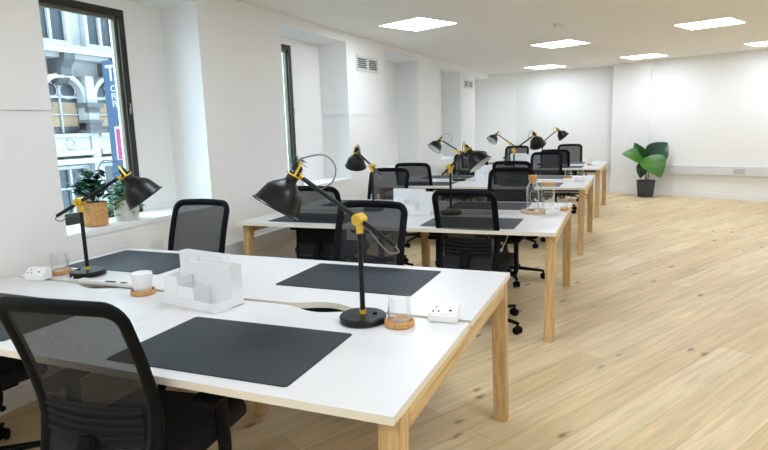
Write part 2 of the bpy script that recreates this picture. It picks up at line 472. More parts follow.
# ------------------------------------------------------------------ benches
W, D, T, TH = 2.395, 1.479, .73, .024
BP = [(-.524, 1.219, .009), (-.465, 3.772, .031), (-.506, 6.467, .005), (-.508, 9.132, -.016)]
def BW(b, u, v, z=T):            # bench-local (u from the right end, v depth) to world
    x, y, r = BP[b]; c, s = math.cos(r), math.sin(r)
    return Vector((x-u*c-v*s, y-u*s+v*c, z))
GAP = .028
def desktop(x0, x1, y0, y1, sc):  # tabletop outline with a scalloped cable notch on side sc (+1 back edge, -1 front)
    n = 24; cx = (x0+x1)/2; hw, dp = .17, .05
    pts = []
    yb = y1 if sc > 0 else y0
    arc = [(cx+hw*(2*k/n-1), yb-sc*dp*(.5+.5*math.cos(math.pi*(2*k/n-1)))) for k in range(n+1)]
    if sc > 0: poly = [(x0, y0), (x1, y0), (x1, y1)]+arc[::-1]+[(x0, y1)]
    else: poly = [(x0, y1), (x0, y0)]+arc+[(x1, y0), (x1, y1)]
    return poly
def make_bench():
    o = empty('bench_desk', (0, 0, 0))
    for k in range(2):
        x1, x0 = -k*W/2-(.0008 if k else 0), -(k+1)*W/2+(0 if k else .0008)
        for y0, y1, sc in ((0, D/2-GAP/2, 1), (D/2+GAP/2, D, -1)):
            t = MB().prism(desktop(x0, x1, y0, y1, sc), T-TH, T).build('tabletop', [M['white'], M['edge']], o)
            paint(t, lambda c, n: abs(n.z) < .5)
    for xr, ins in ((0., 0.), (-W/2+.02, .33), (-W+.07, 0.)):
        for s in (0, 1):
            l = MB(); f = (lambda y: y+ins) if s == 0 else (lambda y: D-y-ins)
            zt = T-TH
            bot = [(xr-.066, f(.008)), (xr-.002, f(.008)), (xr-.002, f(.064)), (xr-.066, f(.064))]
            top = [(xr-.066, f(.05)), (xr-.002, f(.05)), (xr-.002, f(.118)), (xr-.066, f(.118))]
            V0 = [l.bm.verts.new((x, y, 0)) for x, y in bot]; V1 = [l.bm.verts.new((x, y, zt)) for x, y in top]
            l.bm.faces.new(V0[::-1]); l.bm.faces.new(V1)
            for i in range(4): l.bm.faces.new((V0[i], V0[(i+1) % 4], V1[(i+1) % 4], V1[i]))
            bmesh.ops.recalc_face_normals(l.bm, faces=l.bm.faces[:])
            bmesh.ops.bevel(l.bm, geom=[e for e in l.bm.edges if abs(e.verts[0].co.z-e.verts[1].co.z) > .3], offset=.006, segments=2, affect='EDGES')
            l.build('leg', M['oak_v'], o)
        MB().box((xr-.034, D/2, T-TH-.034), (.062, D-.236-2*ins, .064), .004).build('rail', M['oak_y'], o)
    bm_ = MB()
    for y in (.30, D-.30): bm_.span((-W+.07, y-.02, T-TH-.05), (-.07, y+.02, T-TH-.006))
    bm_.build('support_beam', M['steel'], o)
    tr = MB(); 
    tr.span((-W+.1, D/2-.10, T-.13), (-.1, D/2+.10, T-.122)); tr.span((-W+.1, D/2-.10, T-.122), (-.1, D/2-.094, T-.06)); tr.span((-W+.1, D/2+.094, T-.122), (-.1, D/2+.10, T-.06))
    tr.build('cable_tray', M['tray'], o)
    return o
bench = make_bench()
BL = ['nearest white bench desk with oak legs, closest to the camera',
      'second white bench desk from the camera, carrying the carafe and glass jar',
      'third white bench desk from the camera, between the carafe bench and the last',
      'farthest white bench desk, next to the back wall']
for i, (x, y, r) in enumerate(BP):
    o = bench if i == 0 else copy_tree(bench)
    o.location = (x, y, 0); o.rotation_euler.z = r
    tag(o, BL[i], 'desk', 'white bench desks in a row')

# ------------------------------------------------------------------ desk pads
def make_pad():
    m = MB(); r = .012; w2, d2 = .66/2, .435/2
    poly = []
    for cx, cy, a0 in ((w2-r, d2-r, 0), (-w2+r, d2-r, 90), (-w2+r, -d2+r, 180), (w2-r, -d2+r, 270)):
        for k in range(5): poly.append((cx+r*math.cos(R(a0+22.5*k)), cy+r*math.sin(R(a0+22.5*k))))
    m.prism(poly, 0, .003)
    return m.build('desk_pad', M['pad'])
pads = [  # bench, u centre, v centre, extra rot, label
    (0, .672, .268, R(1.0), 'dark grey desk pad nearest the camera, in front of the round lamp base'),
    (0, 1.82, .268, 0, 'dark grey desk pad mostly hidden by the front chair at left'),
    (0, .645, 1.19, 0, 'dark grey desk pad behind the large lamp, far side of the nearest bench'),
    (0, 2.0, 1.19, 0, 'dark grey desk pad below the window, beyond the white organiser'),
    (1, .605, .31, 0, 'dark grey desk pad in front of the small lamp on the carafe bench'),
    (1, 1.85, .30, 0, 'dark grey desk pad at the left near side of the carafe bench'),
    (1, .66, 1.20, 0, 'dark grey desk pad behind the carafe, far side of the carafe bench'),
    (1, 1.85, 1.20, 0, 'dark grey desk pad at the far left of the carafe bench'),
    (2, .60, .30, 0, 'dark grey desk pad at the right near side of the third bench'),
    (2, 1.85, .30, 0, 'dark grey desk pad at the left near side of the third bench'),
    (2, .66, 1.20, 0, 'dark grey desk pad at the right far side of the third bench'),
    (2, 1.85, 1.20, 0, 'dark grey desk pad at the left far side of the third bench'),
    (3, .60, .30, 0, 'dark grey desk pad at the right near side of the farthest bench'),
    (3, 1.85, .30, 0, 'dark grey desk pad at the left near side of the farthest bench'),
    (3, .66, 1.20, 0, 'dark grey desk pad at the right far side of the farthest bench'),
    (3, 1.85, 1.20, 0, 'dark grey desk pad at the left far side of the farthest bench')]
pad0 = make_pad()
for i, (b, u, v, r, lb) in enumerate(pads):
    o = pad0 if i == 0 else copy_tree(pad0)
    o.location = BW(b, u, v, T+.0005); o.rotation_euler.z = BP[b][2]+r
    tag(o, lb, 'desk pad', 'dark desk pads on the benches')

# ------------------------------------------------------------------ office chair
def back_pt(x, t, off=0.):
    z = .42+.565*t
    y = -.205-(.11*((t-.35)/.65)**1.4 if t > .35 else .05*((.35-t)/.35)**1.5)
    y += .02*(x/.21)**2
    return Vector((x, y-off, z))
def half_w(t): return .186+.016*math.sin(min(1, t/.5)*math.pi/2)
def make_chair():
    o = empty('office_chair', (0, 0, 0))
    # backrest frame
    rc = .05; hz = .565
    pts = []
    for k in range(13): t = .02+(1-rc/hz-.02)*k/12; pts.append((half_w(t), t))
    w1 = half_w(1.)
    for k in range(1, 7): a = R(90*k/6); pts.append((w1-rc+rc*math.cos(a), 1-rc/hz+rc/hz*math.sin(a)))
    top = [(w1-rc-(2*(w1-rc))*k/8, 1+.008*math.sin(math.pi*k/8)) for k in range(1, 8)]
    right = pts; left = [(-x, t) for x, t in reversed(pts)]
    bot = [(-half_w(.02)+2*half_w(.02)*k/6, .0) for k in range(1, 6)]
    loop = [back_pt(x, t) for x, t in right+top+left+bot]
    MB().tube(loop, .021, 10, closed=True, up=(0, 1, 0), ell=.62).build('backrest_frame', M['black'], o)
    def inner(u, v):
        t = .02+v*.975
        hw = half_w(t)
        dt = t-(1-rc/hz)
        if dt > 0: hw = min(hw, w1-rc+math.sqrt(max(0, rc*rc-(dt*hz)**2)))
        return back_pt((2*u-1)*(hw-.004), t, .004)
    MB().grid(inner, 12, 20).build('mesh_panel', M['mesh'], o)
    # lumbar support with ribs
    l = MB()
    l.grid(lambda u, v: back_pt((2*u-1)*.165, .22+v*.22, .010), 10, 6)
    for k in range(4):
        t = .26+.045*k
        l.tube([back_pt(x, t+.02*(x/.17)**2, .015) for x in [(-.17+.34*q/10) for q in range(11)]], .0055, 6)
    l.build('lumbar_support', M['seat'], o)
    # bracket from seat to back
    MB().tube(catmull([(0, -.06, .395), (0, -.20, .40), (0, -.285, .43), (0, -.275, .50), (0, -.245, .58)], 4), [.026]*9+[.02]*8, 8, up=(1, 0, 0), ell=1.5).build('back_bracket', M['black'], o)
    # seat
    s = MB()
    def seatf(z0, z1): pass
    s.box((0, .03, .462), (.49, .47, .075), .032, 4)
    so = s.build('seat', M['seat'], o)
    for v in so.data.vertices:
        v.co.z += -.03*max(0, (v.co.y-.14)/.12)**2+.012*(v.co.x/.24)**2
        k = 1-.08*max(0, (v.co.y-.0)/.26)**2; v.co.x *= k
    m = MB(); m.box((0, 0, .41), (.34, .32, .035), .01); m.box((0, -.02, .385), (.17, .24, .04), .01)
    mo = m.build('seat_mechanism', M['black'], o)
    MB().tube([(.09, .02, .385), (.24, .02, .385), (.285, .02, .372)], [.006, .006, .013], 6).build('height_lever', M['black'], mo)
    for sx in (-1, 1):
        a = MB()
        a.tube(catmull([(sx*.12, 0, .395), (sx*.25, 0, .39), (sx*.285, 0, .42), (sx*.285, 0, .52), (sx*.285, 0, .625)], 4), .017, 8, up=(0, 1, 0), ell=1.6)
        ao = a.build('armrest', M['black'], o)
        MB().box((sx*.283, .01, .638), (.085, .25, .028), .012, 3).build('arm_pad', M['black'], ao)
    MB().lathe([(0, .40), (.022, .40), (.022, .26), (.03, .26), (.03, .07), (0, .07)], n=14).build('gas_column', M['black2'], o)
    bo = MB()
    bo.lathe([(0, .125), (.036, .125), (.045, .11), (.045, .065), (0, .065)], n=16)
    for k in range(5):
        a = R(72*k+18); d = Vector((math.cos(a), math.sin(a), 0))
        bo.tube([d*.02+Vector((0, 0, .10)), d*.12+Vector((0, 0, .098)), d*.325+Vector((0, 0, .078)), d*.352+Vector((0, 0, .075))], [.024, .022, .015, .012], 8, up=(0, 0, 1), ell=.8)
    bo = bo.build('star_base', M['black'], o)
    for k in range(5):
        a = R(72*k+18); d = Vector((math.cos(a), math.sin(a), 0)); s_ = Vector((-d.y, d.x, 0))
        c = MB(); p = d*.343
        for q in (-.016, .016):
            rm = Matrix.Translation(p+s_*q+Vector((0, 0, .0275))) @ s_.to_track_quat('Z', 'Y').to_matrix().to_4x4()
            c.lathe([(0, -.011), (.022, -.011), (.0275, -.006), (.0275, .006), (.022, .011), (0, .011)], rm, 14)
        c.tube([p+Vector((0, 0, .03)), p+Vector((0, 0, .068))], .009, 8)
        c.box(p+Vector((0, 0, .046)), (.03, .03, .02), .006)
        c.build('castor', M['black'], bo)
    return o
chairs = [  # x, y of column, heading (0 = facing the windows-to-back direction +y), base turn, label
    (-1.455, 1.36, R(7), 10, 'black mesh office chair largest in front at left, back turned to camera'),
    (-2.56, 1.42, R(-4), 40, 'black office chair cut by the left edge, left of the largest front chair'),
    (-2.555, 2.63, R(181), 20, 'black mesh office chair facing us by the window, behind the white organiser'),
    (-1.399, 2.72, R(180), 16, 'black mesh office chair facing us, right behind the large lamp post'),
    (-2.272, 4.17, R(2), 5, 'black mesh office chair partly behind the large lamp shade, back to camera'),
    (-1.035, 4.03, R(-2), 34, 'black mesh office chair before the carafe bench, its back framing a lamp base'),
    (-2.362, 5.29, R(181), 12, 'black mesh office chair facing us beyond the left of the carafe bench'),
    (-1.106, 5.30, R(180), 28, 'black mesh office chair facing us directly left of the carafe'),
    (-2.441, 6.77, R(2), 25, 'black mesh office chair with back to us at the left of the third bench'),
    (-1.312, 6.98, R(0), 14, 'black mesh office chair with back to us at the right of the third bench'),
    (-2.306, 8.17, R(180), 30, 'black mesh office chair facing us at the left of the third bench'),
    (-1.20, 8.30, R(180), 44, 'black mesh office chair facing us at the right of the third bench'),
    (-2.44, 9.62, R(0), 8, 'black mesh office chair with back to us at the left of the farthest bench'),
    (-1.19, 9.72, R(0), 22, 'black mesh office chair with back to us at the right of the farthest bench'),
    (-2.089, 10.80, R(180), 15, 'black mesh office chair facing us beyond the farthest bench, near its left lamp'),
    (-1.151, 11.20, R(186), 27, 'black mesh office chair facing us at the back, against the plain wall')]
ch0 = make_chair()
for i, (x, y, r, br, lb) in enumerate(chairs):
    o = ch0 if i == 0 else copy_tree(ch0)
    o.location = (x+.035*math.sin(r), y-.035*math.cos(r), 0); o.rotation_euler.z = r
    for c in o.children:
        if c.name.startswith('star_base'): c.rotation_euler.z = R(br)
    tag(o, lb, 'office chair', 'black mesh office chairs')
    if i == 5:
        q = MB().box((.19, .032, .378), (.045, .012, .045), .002).build('tag', M['red'], o); q['label'] = 'small red tag on the seat lever'

# ------------------------------------------------------------------ task lamps
def dirv(az, el): return Vector((math.cos(R(az))*math.cos(R(el)), math.sin(R(az))*math.cos(R(el)), math.sin(R(el))))
def make_lamp(loc, az, el, haz, hel, label, loop=1., fwd=.31, back=.17):
    o = empty('desk_lamp', loc, 0, label, 'desk lamp', 'black work lamps with yellow joints')
    n = 28
    bo = MB().lathe([(0, 0), (.083, 0), (.086, .003), (.086, .020), (.081, .026), (.03, .029), (0, .029)], n=32).build('base', M['black2'], o)
    MB().lathe([(0, .026), (.008, .026), (.008, .034), (0, .035)], Matrix.Translation((.045*math.cos(R(az+200)), .045*math.sin(R(az+200)), 0)), 12).build('switch', M['black'], bo)
    MB().tube([(0, 0, .025), (0, 0, .345)], .0095, 14).build('post', M['black2'], o)
    MB().lathe([(.0095, .028), (.0125, .028), (.0125, .044), (.0095, .044)], n=16, close=True).build('post_collar', M['brass'], o)
    J = Vector((0, 0, .375)); d = dirv(az, el); side = d.cross(Vector((0, 0, 1))).normalized()
    j = MB()
    rm = Matrix.Translation(J) @ side.to_track_quat('Z', 'Y').to_matrix().to_4x4()
    j.lathe([(0, -.022), (.019, -.022), (.022, -.018), (.022, .018), (.019, .022), (0, .022)], rm, 20)
    j.lathe([(0, .026), (.010, .026), (.010, .038), (0, .040)], rm, 14)
    j.lathe([(0, .325), (.013, .325), (.013, .350), (.010, .362), (0, .362)], None, 16)
    j.build('joint', M['brass'], o)
    A, B = J-d*back, J+d*fwd
    ao = MB().tube([A, B-d*.02], .0088, 12).build('arm', M['black2'], o)
    # head
    h = dirv(haz, hel); HB = B+Vector((0, 0, .022)); hm = Matrix.Translation(HB) @ h.to_track_quat('Z', 'Y').to_matrix().to_4x4()
    k = MB()
    k.lathe([(.019, .026), (.031, .026), (.031, .031), (.019, .031)], hm, 22, close=True)
    hx = hm.to_3x3()
    for s in (-1, 1):
        k.tube([hm @ Vector((s*.014, 0, -.025)), hm @ Vector((s*.022, 0, .0)), hm @ Vector((s*.027, 0, .028))], .0045, 8)
    k.tube([hm @ Vector((-.016, 0, -.024)), hm @ Vector((.016, 0, -.024))], .0055, 8)
    k.tube([B-d*.03, B, HB], .0095, 10)
    k.build('head_bracket', M['brass'], o)
    prof = [(0, -.012), (.014, -.012), (.0165, -.006), (.0165, .012), (.022, .016), (.0225, .046), (.028, .053), (.042, .064), (.058, .077), (.070, .091), (.077, .110), (.084, .134), (.0885, .149), (.095, .153), (.095, .156), (.0865, .155)]
    prof = [(r_*1.02, z_*1.08) for r_, z_ in prof]
    so = MB().lathe(prof, hm, n=32).build('shade', M['black2'], o)
    MB().lathe([(.088, .167), (.082, .145), (.075, .120), (.068, .100), (.056, .086), (.040, .074), (.018, .064), (0, .064)], hm, n=32).build('shade_lining', M['lining'], so)
    MB().lathe([(0, .060), (.012, .062), (.014, .078), (.026, .100), (.028, .116), (.02, .132), (0, .138)], hm, n=18).build('bulb', M['bulb'], so)
    # cable loops
    upv = (Vector((0, 0, 1))-d*d.z).normalized()
    top = hm @ Vector((0, 0, -.012))
    c = MB()
    c.tube(catmull([top, top+Vector((0, 0, .03))-d*.01, B-d*.07*loop+upv*(.04+.085*loop), B-d*.135*loop+upv*(.02+.095*loop), B-d*(.03+.12*loop)+upv*.06*loop, B-d*(.04+.075*loop)+upv*.006], 6), .0028, 6)
    c.build('cable', M['cable'], o); c = MB()
    c.tube(catmull([A, A-d*.02-upv*.012, A-upv*.035+d*.01, A+d*.06-upv*.028, A+d*.12-upv*.010], 6), .0028, 6)
    c.build('cable', M['cable'], o)
    return o
zt = T+.0005
lamps = [((-2.562, 2.071, zt), 6, 25, 42, -57, 'black desk lamp in front of the window, left of the white organiser'),
         ((-.902, 1.848, zt), 172, 30, 218, -58, 'large black desk lamp at centre, nearest the camera'),
         ((-1.348, 4.42, zt), -48, 26, -8, -50, 'black desk lamp on the carafe bench, seen through a chair back'),
         ((-2.057, 4.502, zt), 141, 22, 130, -66, 'black desk lamp at the left of the carafe bench, shade over the white pier'),
         ((-2.072, 7.162, zt), 159, 26, -130, -50, 'black desk lamp at the left of the third bench, pale lining facing us'),
         ((-1.369, 7.087, zt), -18, 34, 70, -55, 'black desk lamp on the third bench whose arm crosses another lamp'),
         ((-1.955, 9.78, zt), 150, 27, -128, -45, 'black desk lamp at the left of the farthest bench, pale lining facing us'),
         ((-1.45, 9.92, zt), -19, 36, 22, -50, 'black desk lamp at the right end of the farthest bench, rightmost of all')]
for q_, (loc, az, el, haz, hel, lb) in enumerate(lamps): make_lamp(loc, az, el, haz, hel, lb, (.8, 1, .3, .3, 1, .3, .3, .3)[q_])

# ------------------------------------------------------------------ organisers
def make_organiser():
    o = empty('desk_organiser', (0, 0, 0))
    w_, d_, t = .315, .150, .003
    b = MB()
    b.span((0, 0, 0), (w_, d_, t)); b.span((0, 0, t), (w_, t, .036)); b.span((w_-t, t, t), (w_, .088, .036)); b.span((0, t, t), (t, d_, .036))
    b.build('tray', M['box'], o)
    c = MB()
    def cup(x0, x1, y0, y1, h):
        c.span((x0, y0, t), (x1, y0+t, h)); c.span((x0, y1-t, t), (x1, y1, h)); c.span((x0, y0+t, t), (x0+t, y1-t, h)); c.span((x1-t, y0+t, t), (x1, y1-t, h))
    cup(.004, .092, .004, .086, .118); cup(.094, .19, .004, .086, .084)
    c.build('pen_cup', M['box'], o)
    s = MB()
    def slot(x0, x1, y0, y1, h):
        s.span((x0, y0, t), (x1, y0+t, h)); s.span((x0, y1-t, t), (x1, y1, h)); s.span((x0, y0+t, t), (x0+t, y1-t, h)); s.span((x1-t, y0+t, t), (x1, y1-t, h)); s.span((x0, y0, 0), (x1, y1, t))
    slot(.06, w_, .088, .150, .172); slot(-.075, .20, .152, .195, .188)
    s.build('letter_slot', M['box'], o)
    return o
org0 = make_organiser()
for i, (x, y, r, lb) in enumerate([(-1.80, 1.80, -10, 'white desk organiser with pen cups and letter slots on the nearest bench'),
                                   (-1.80, 4.33, -4, 'white desk organiser at the left of the carafe bench, between two chair backs'),
                                   (-1.83, 7.08, -6, 'white desk organiser in the middle of the third bench'),
                                   (-1.95, 9.90, -4, 'white desk organiser on the farthest bench behind the lamp arms')]):
    o = org0 if i == 0 else copy_tree(org0)
    o.location = (x, y, zt); o.rotation_euler.z = R(r)
    tag(o, lb, 'organiser', 'white desk organisers')

# ------------------------------------------------------------------ glasses, coasters, cup, carafe, jar
def make_tumbler():
    return MB().lathe([(0, 0), (.036, 0), (.041, .012), (.043, .04), (.039, .095), (.0375, .0965), (.0365, .095), (.0405, .04), (.0385, .015), (.033, .009), (0, .009)], n=28).build('glass_tumbler', M['glass'])
def make_coaster():
    return MB().lathe([(0, 0), (.05, 0), (.053, .004), (.053, .019), (.05, .021), (.047, .020), (.046, .008), (0, .008)], n=30).build('cork_coaster', M['cork'])
gl0, co0 = make_tumbler(), make_coaster()
gs = [  # x, y, has glass, what
    (-.757, 1.845, 'beside the large lamp base on the nearest bench'),
    (-2.735, 2.05, 'by the wall at the left end of the nearest bench'),
    (-.545, 4.80, 'right of the jar on the carafe bench'),
    (-2.158, 4.77, 'at the left end of the carafe bench'),
    (-.80, 7.63, 'at the right end of the third bench'),
    (-.70, 9.86, 'at the right end of the farthest bench')]
for i, (x, y, wh) in enumerate(gs):
    c = co0 if i == 0 else copy_tree(co0); c.location = (x, y, zt)
    tag(c, 'round cork coaster '+wh, 'coaster', 'cork coasters on the benches')
    g = gl0 if i == 0 else copy_tree(gl0); g.location = (x, y, zt+.0085)
    tag(g, 'clear glass tumbler on cork '+wh, 'glass', 'glass tumblers on the benches')
for (x, y, lb) in [(-.655, 4.80, 'clear glass tumbler standing directly on the carafe bench beside the jar'),
                   (-.66, 7.68, 'clear glass tumbler on the bare white end of the third bench')]:
    g = copy_tree(gl0); g.location = (x, y, zt); tag(g, lb, 'glass', 'glass tumblers on the benches')
c = copy_tree(co0); c.location = (-2.0, 1.885, zt); tag(c, 'round cork coaster under the white cup by the organiser', 'coaster', 'cork coasters on the benches')
cp = MB().lathe([(0, 0), (.032, 0), (.038, .008), (.045, .086), (.0435, .088), (.042, .086), (.036, .012), (0, .008)], n=30).build('cup', M['ceramic'], loc=(-2.0, 1.885, zt+.0085))
tag(cp, 'white handleless cup on a cork coaster left of the white organiser', 'cup')

tv = MB().lathe([(0, 0), (.118, 0), (.122, .004), (.122, .010), (.118, .014), (0, .014)], n=36).build('trivet', M['trivet'], loc=(-.725, 4.66, zt))
tag(tv, 'round pale wooden trivet under the carafe', 'trivet')
zc = zt+.0145
cf = MB().lathe([(0, 0), (.046, 0), (.05, .006), (.05, .16), (.046, .185), (.030, .215), (.028, .235), (.0265, .235), (.0285, .213), (.044, .183), (.0478, .16), (.0478, .008), (0, .006)], n=30).build('carafe', M['glass'], loc=(-.745, 4.62, zc))
tag(cf, 'clear glass water carafe with a cork stopper on the wooden trivet', 'carafe')
MB().lathe([(0, .215), (.024, .215), (.026, .236), (.034, .240), (.034, .275), (.031, .278), (0, .278)], n=20).build('stopper', M['cork'], cf)
rg = MB(); rg.tube([(.052, .036*math.cos(a), .12+.05*math.sin(a)) for a in [2*math.pi*k/20 for k in range(20)]], .0025, 6, closed=True)
rg.build('ring_highlight', M['bwhite'], cf, rot=(0, 0, R(-65)))  # pale ring painted as a highlight on the carafe glass
jr = MB().lathe([(0, 0), (.052, 0), (.056, .006), (.056, .180), (.0545, .182), (.0535, .18), (.0535, .008), (0, .006)], n=30).build('glass_jar', M['glass'], loc=(-.675, 4.93, zt))
tag(jr, 'cylindrical clear glass jar with a bamboo lid behind the carafe', 'jar')
MB().lathe([(0, .178), (.052, .178), (.052, .183), (.059, .183), (.060, .204), (.056, .208), (0, .208)], n=30).build('lid', M['bamboo'], jr)

# ------------------------------------------------------------------ desktop power boxes
def make_power():
    m = MB()
    prof = [(-.035, 0), (.035, 0), (.035, .05), (.028, .058), (-.006, .058), (-.035, .03)]
    m.prism(prof, -.053, .053, 'x')
    bmesh.ops.bevel(m.bm, geom=m.bm.edges[:], offset=.004, segments=2, affect='EDGES')
    o = m.build('power_box', M['socket'])
    q = MB()
    def pt(x, s): # on sloped face: s 0..1 from lower to upper
        return (x, -.035+.029*s, .03+.028*s+.0005)
    for x, s, wx in ((-.024, .75, .004), (-.034, .3, .005), (-.014, .3, .005), (.028, .45, .010)):
        q.box(pt(x, s), (wx, .006, .003), rot=Matrix.Rotation(R(44), 3, 'X'))
    q.build('socket_holes', M['dark'], o)
    return o
pw0 = make_power()
for i, (x, y, r, lb) in enumerate([(-.625, 1.95, 4, 'white desktop power box at the right end of the nearest bench'),
                                   (-2.74, 1.93, 10, 'white desktop power box at the wall end of the nearest bench'),
                                   (-.59, 4.60, 4, 'white desktop power box in front of the glasses on the carafe bench'),
                                   (-.62, 7.15, 0, 'white desktop power box at the right end of the third bench'),
                                   (-.62, 9.82, 0, 'white desktop power box at the right end of the farthest bench')]):
    o = pw0 if i == 0 else copy_tree(pw0)
    o.location = (x, y, zt); o.rotation_euler.z = R(r)
    tag(o, lb, 'power box', 'white desktop power boxes')
pr = MB().box((0, 0, .012), (.36, .045, .022), .008, 3).build('power_strip', M['tray'], loc=(-2.28, 1.945, zt), rot=(0, 0, R(2)))
tag(pr, 'pale grey flat power strip in the desk gap right of the window lamp', 'power strip')
q = MB(); q.box((.03, -.012, .0232), (.06, .014, .003)); q.box((.11, -.012, .0232), (.035, .012, .003)); q.build('socket_holes', M['dark'], pr)
cb = MB().tube(catmull([(-2.562, 1.982, zt+.012), (-2.53, 1.95, zt+.010), (-2.49, 1.945, zt+.010), (-2.468, 1.945, zt+.011)], 6), .003, 6).build('lamp_flex', M['wcable'])
tag(cb, 'short white flex from the window lamp to the grey power strip', 'cable')
cb = MB().tube(catmull([(-.93, 3.93, .66), (-.90, 3.90, .585), (-.84, 3.89, .575), (-.80, 3.92, .66), (-.80, 3.96, .70)], 6), .003, 6).build('hanging_cable', M['wcable'])
tag(cb, 'thin white cable loop hanging below the front edge of the carafe bench', 'cable')

# ------------------------------------------------------------------ plants
def leaf_fn(base, tip, nrm, width, bend, cup=.12):
    base, tip = Vector(base), Vector(tip); ax = tip-base; L = ax.length; ax.normalize()
    nrm = Vector(nrm); nrm = (nrm-ax*nrm.dot(ax)).normalized(); sd = ax.cross(nrm)
    def f(u, v):
        prof = math.sin(math.pi*min(1, v**.72))**.85 if 0 < v < 1 else 0.
        s = (2*u-1)*width/2*prof
        return base+ax*L*v+sd*s+nrm*(bend*L*math.sin(math.pi*v)+cup*abs(2*u-1)**1.5*width*prof)
    return f
def add_leaf(mb, *a): mb.grid(leaf_fn(*a), 6, 12)

fp = empty('potted_plant', (.14, 11.86, 0), 0, 'broad leaved green plant in a charcoal pot on the floor by the back wall', 'plant')
MB().lathe([(0, 0), (.125, 0), (.132, .01), (.162, .30), (.160, .306), (.152, .30), (.147, .25), (0, .25)], n=28).build('pot', M['potdark'], fp)
MB().lathe([(0, .265), (.147, .262), (.147, .25), (0, .25)], n=24).build('soil', M['soil'], fp)
st = MB()
for a, b in (((-.02, 0, .25), (.0, -.02, .62)), ((.02, .01, .25), (.05, .0, .60)), ((.0, .02, .25), (-.03, .02, .60))):
    st.tube(catmull([a, ((a[0]+b[0])/2+.01, a[1], .45), b], 5), .012, 7)
st.build('stem', M['stem'], fp)
for base, tip, nrm, wd, bend, mm in [((-.06, -.02, .66), (-.43, -.10, .80), (-.3, -.75, .9), .36, .12, 'leafb'),
                                     ((0., .02, .66), (-.22, .05, 1.0), (-.5, -.8, .3), .24, .10, 'leafm'),
                                     ((.05, .02, .66), (.34, .08, .985), (.2, -.9, .5), .42, .10, 'leafd'),
                                     ((-.05, -.04, .72), (.24, -.18, .36), (.35, -.8, .6), .50, .16, 'leafb'),
                                     ((.0, -.02, .66), (-.10, -.08, .34), (-.4, -.9, .2), .24, .08, 'leafd'),
                                     ((.05, .03, .64), (.20, .18, .80), (0, .3, 1), .22, .12, 'leafm')]:
    m = MB(); add_leaf(m, base, tip, nrm, wd, bend)
    m.tube([(.01, 0, .58), base], .006, 6)
    m.build('leaf', M[mm], fp)

def foliage(rng, n, cx, z0, spread, h, ll, lw, droop=0.):
    m = MB()
    for k in range(n):
        a = rng.uniform(0, 2*math.pi); r = spread*rng.uniform(.1, 1); zz = z0+h*rng.uniform(.05, 1)*(1-.5*(r/spread)**2)-droop*(r/spread)**2*rng.uniform(.3, 1)
        p = Vector((r*math.cos(a), r*math.sin(a), zz)); d = Vector((math.cos(a+rng.uniform(-.6, .6)), math.sin(a+rng.uniform(-.6, .6)), rng.uniform(-.4, .7))).normalized()
        m.grid(leaf_fn(p-d*ll*.4, p+d*ll*.6, (rng.uniform(-.3, .3), rng.uniform(-.3, .3), 1), lw*rng.uniform(.8, 1.2), .12), 2, 5)
        if k % 3 == 0: m.tube([Vector((0, 0, z0-.05)), (p+Vector((0, 0, z0)))*.5, p-d*ll*.4], .0018, 4)
    return m
def sill_plant(name, loc, label, prof, potm, leafm, args, seed):
    o = empty(name, loc, 0, label, 'plant')
    MB().lathe(prof, n=26).build('pot', M[potm], o)
    zt_ = max(z for r, z in prof)-.02; rr = max(r for r, z in prof)-.008
    MB().lathe([(0, zt_), (rr, zt_), (rr, zt_-.01), (0, zt_-.01)], n=20).build('soil', M['soil'], o)
    foliage(random.Random(seed), *args).build('foliage', M[leafm], o)
zs = SILL+.0005
sill_plant('potted_plant', (-3.175, 2.67, zs), 'dark green leafy plant in a woven rattan pot on the window sill',
           [(0, 0), (.066, 0), (.074, .01), (.076, .15), (.074, .153), (.068, .15), (.066, .13), (0, .13)], 'basket', 'leafd', (85, 0, .16, .115, .19, .085, .052), 3)
sill_plant('potted_plant', (-3.17, 2.915, zs), 'pale trailing plant in a light stone pot on the window sill',
           [(0, 0), (.07, 0), (.078, .01), (.082, .14), (.080, .143), (.073, .14), (.072, .12), (0, .12)], 'stone', 'leafp', (300, 0, .14, .115, .15, .05, .028, .15), 5)
sill_plant('potted_plant', (-3.19, 5.16, zs), 'small green plant on the second window sill behind the large lamp head',
           [(0, 0), (.05, 0), (.058, .01), (.062, .11), (.060, .113), (.054, .11), (.053, .1), (0, .1)], 'stone', 'leafm', (50, 0, .13, .08, .17, .07, .035), 9)

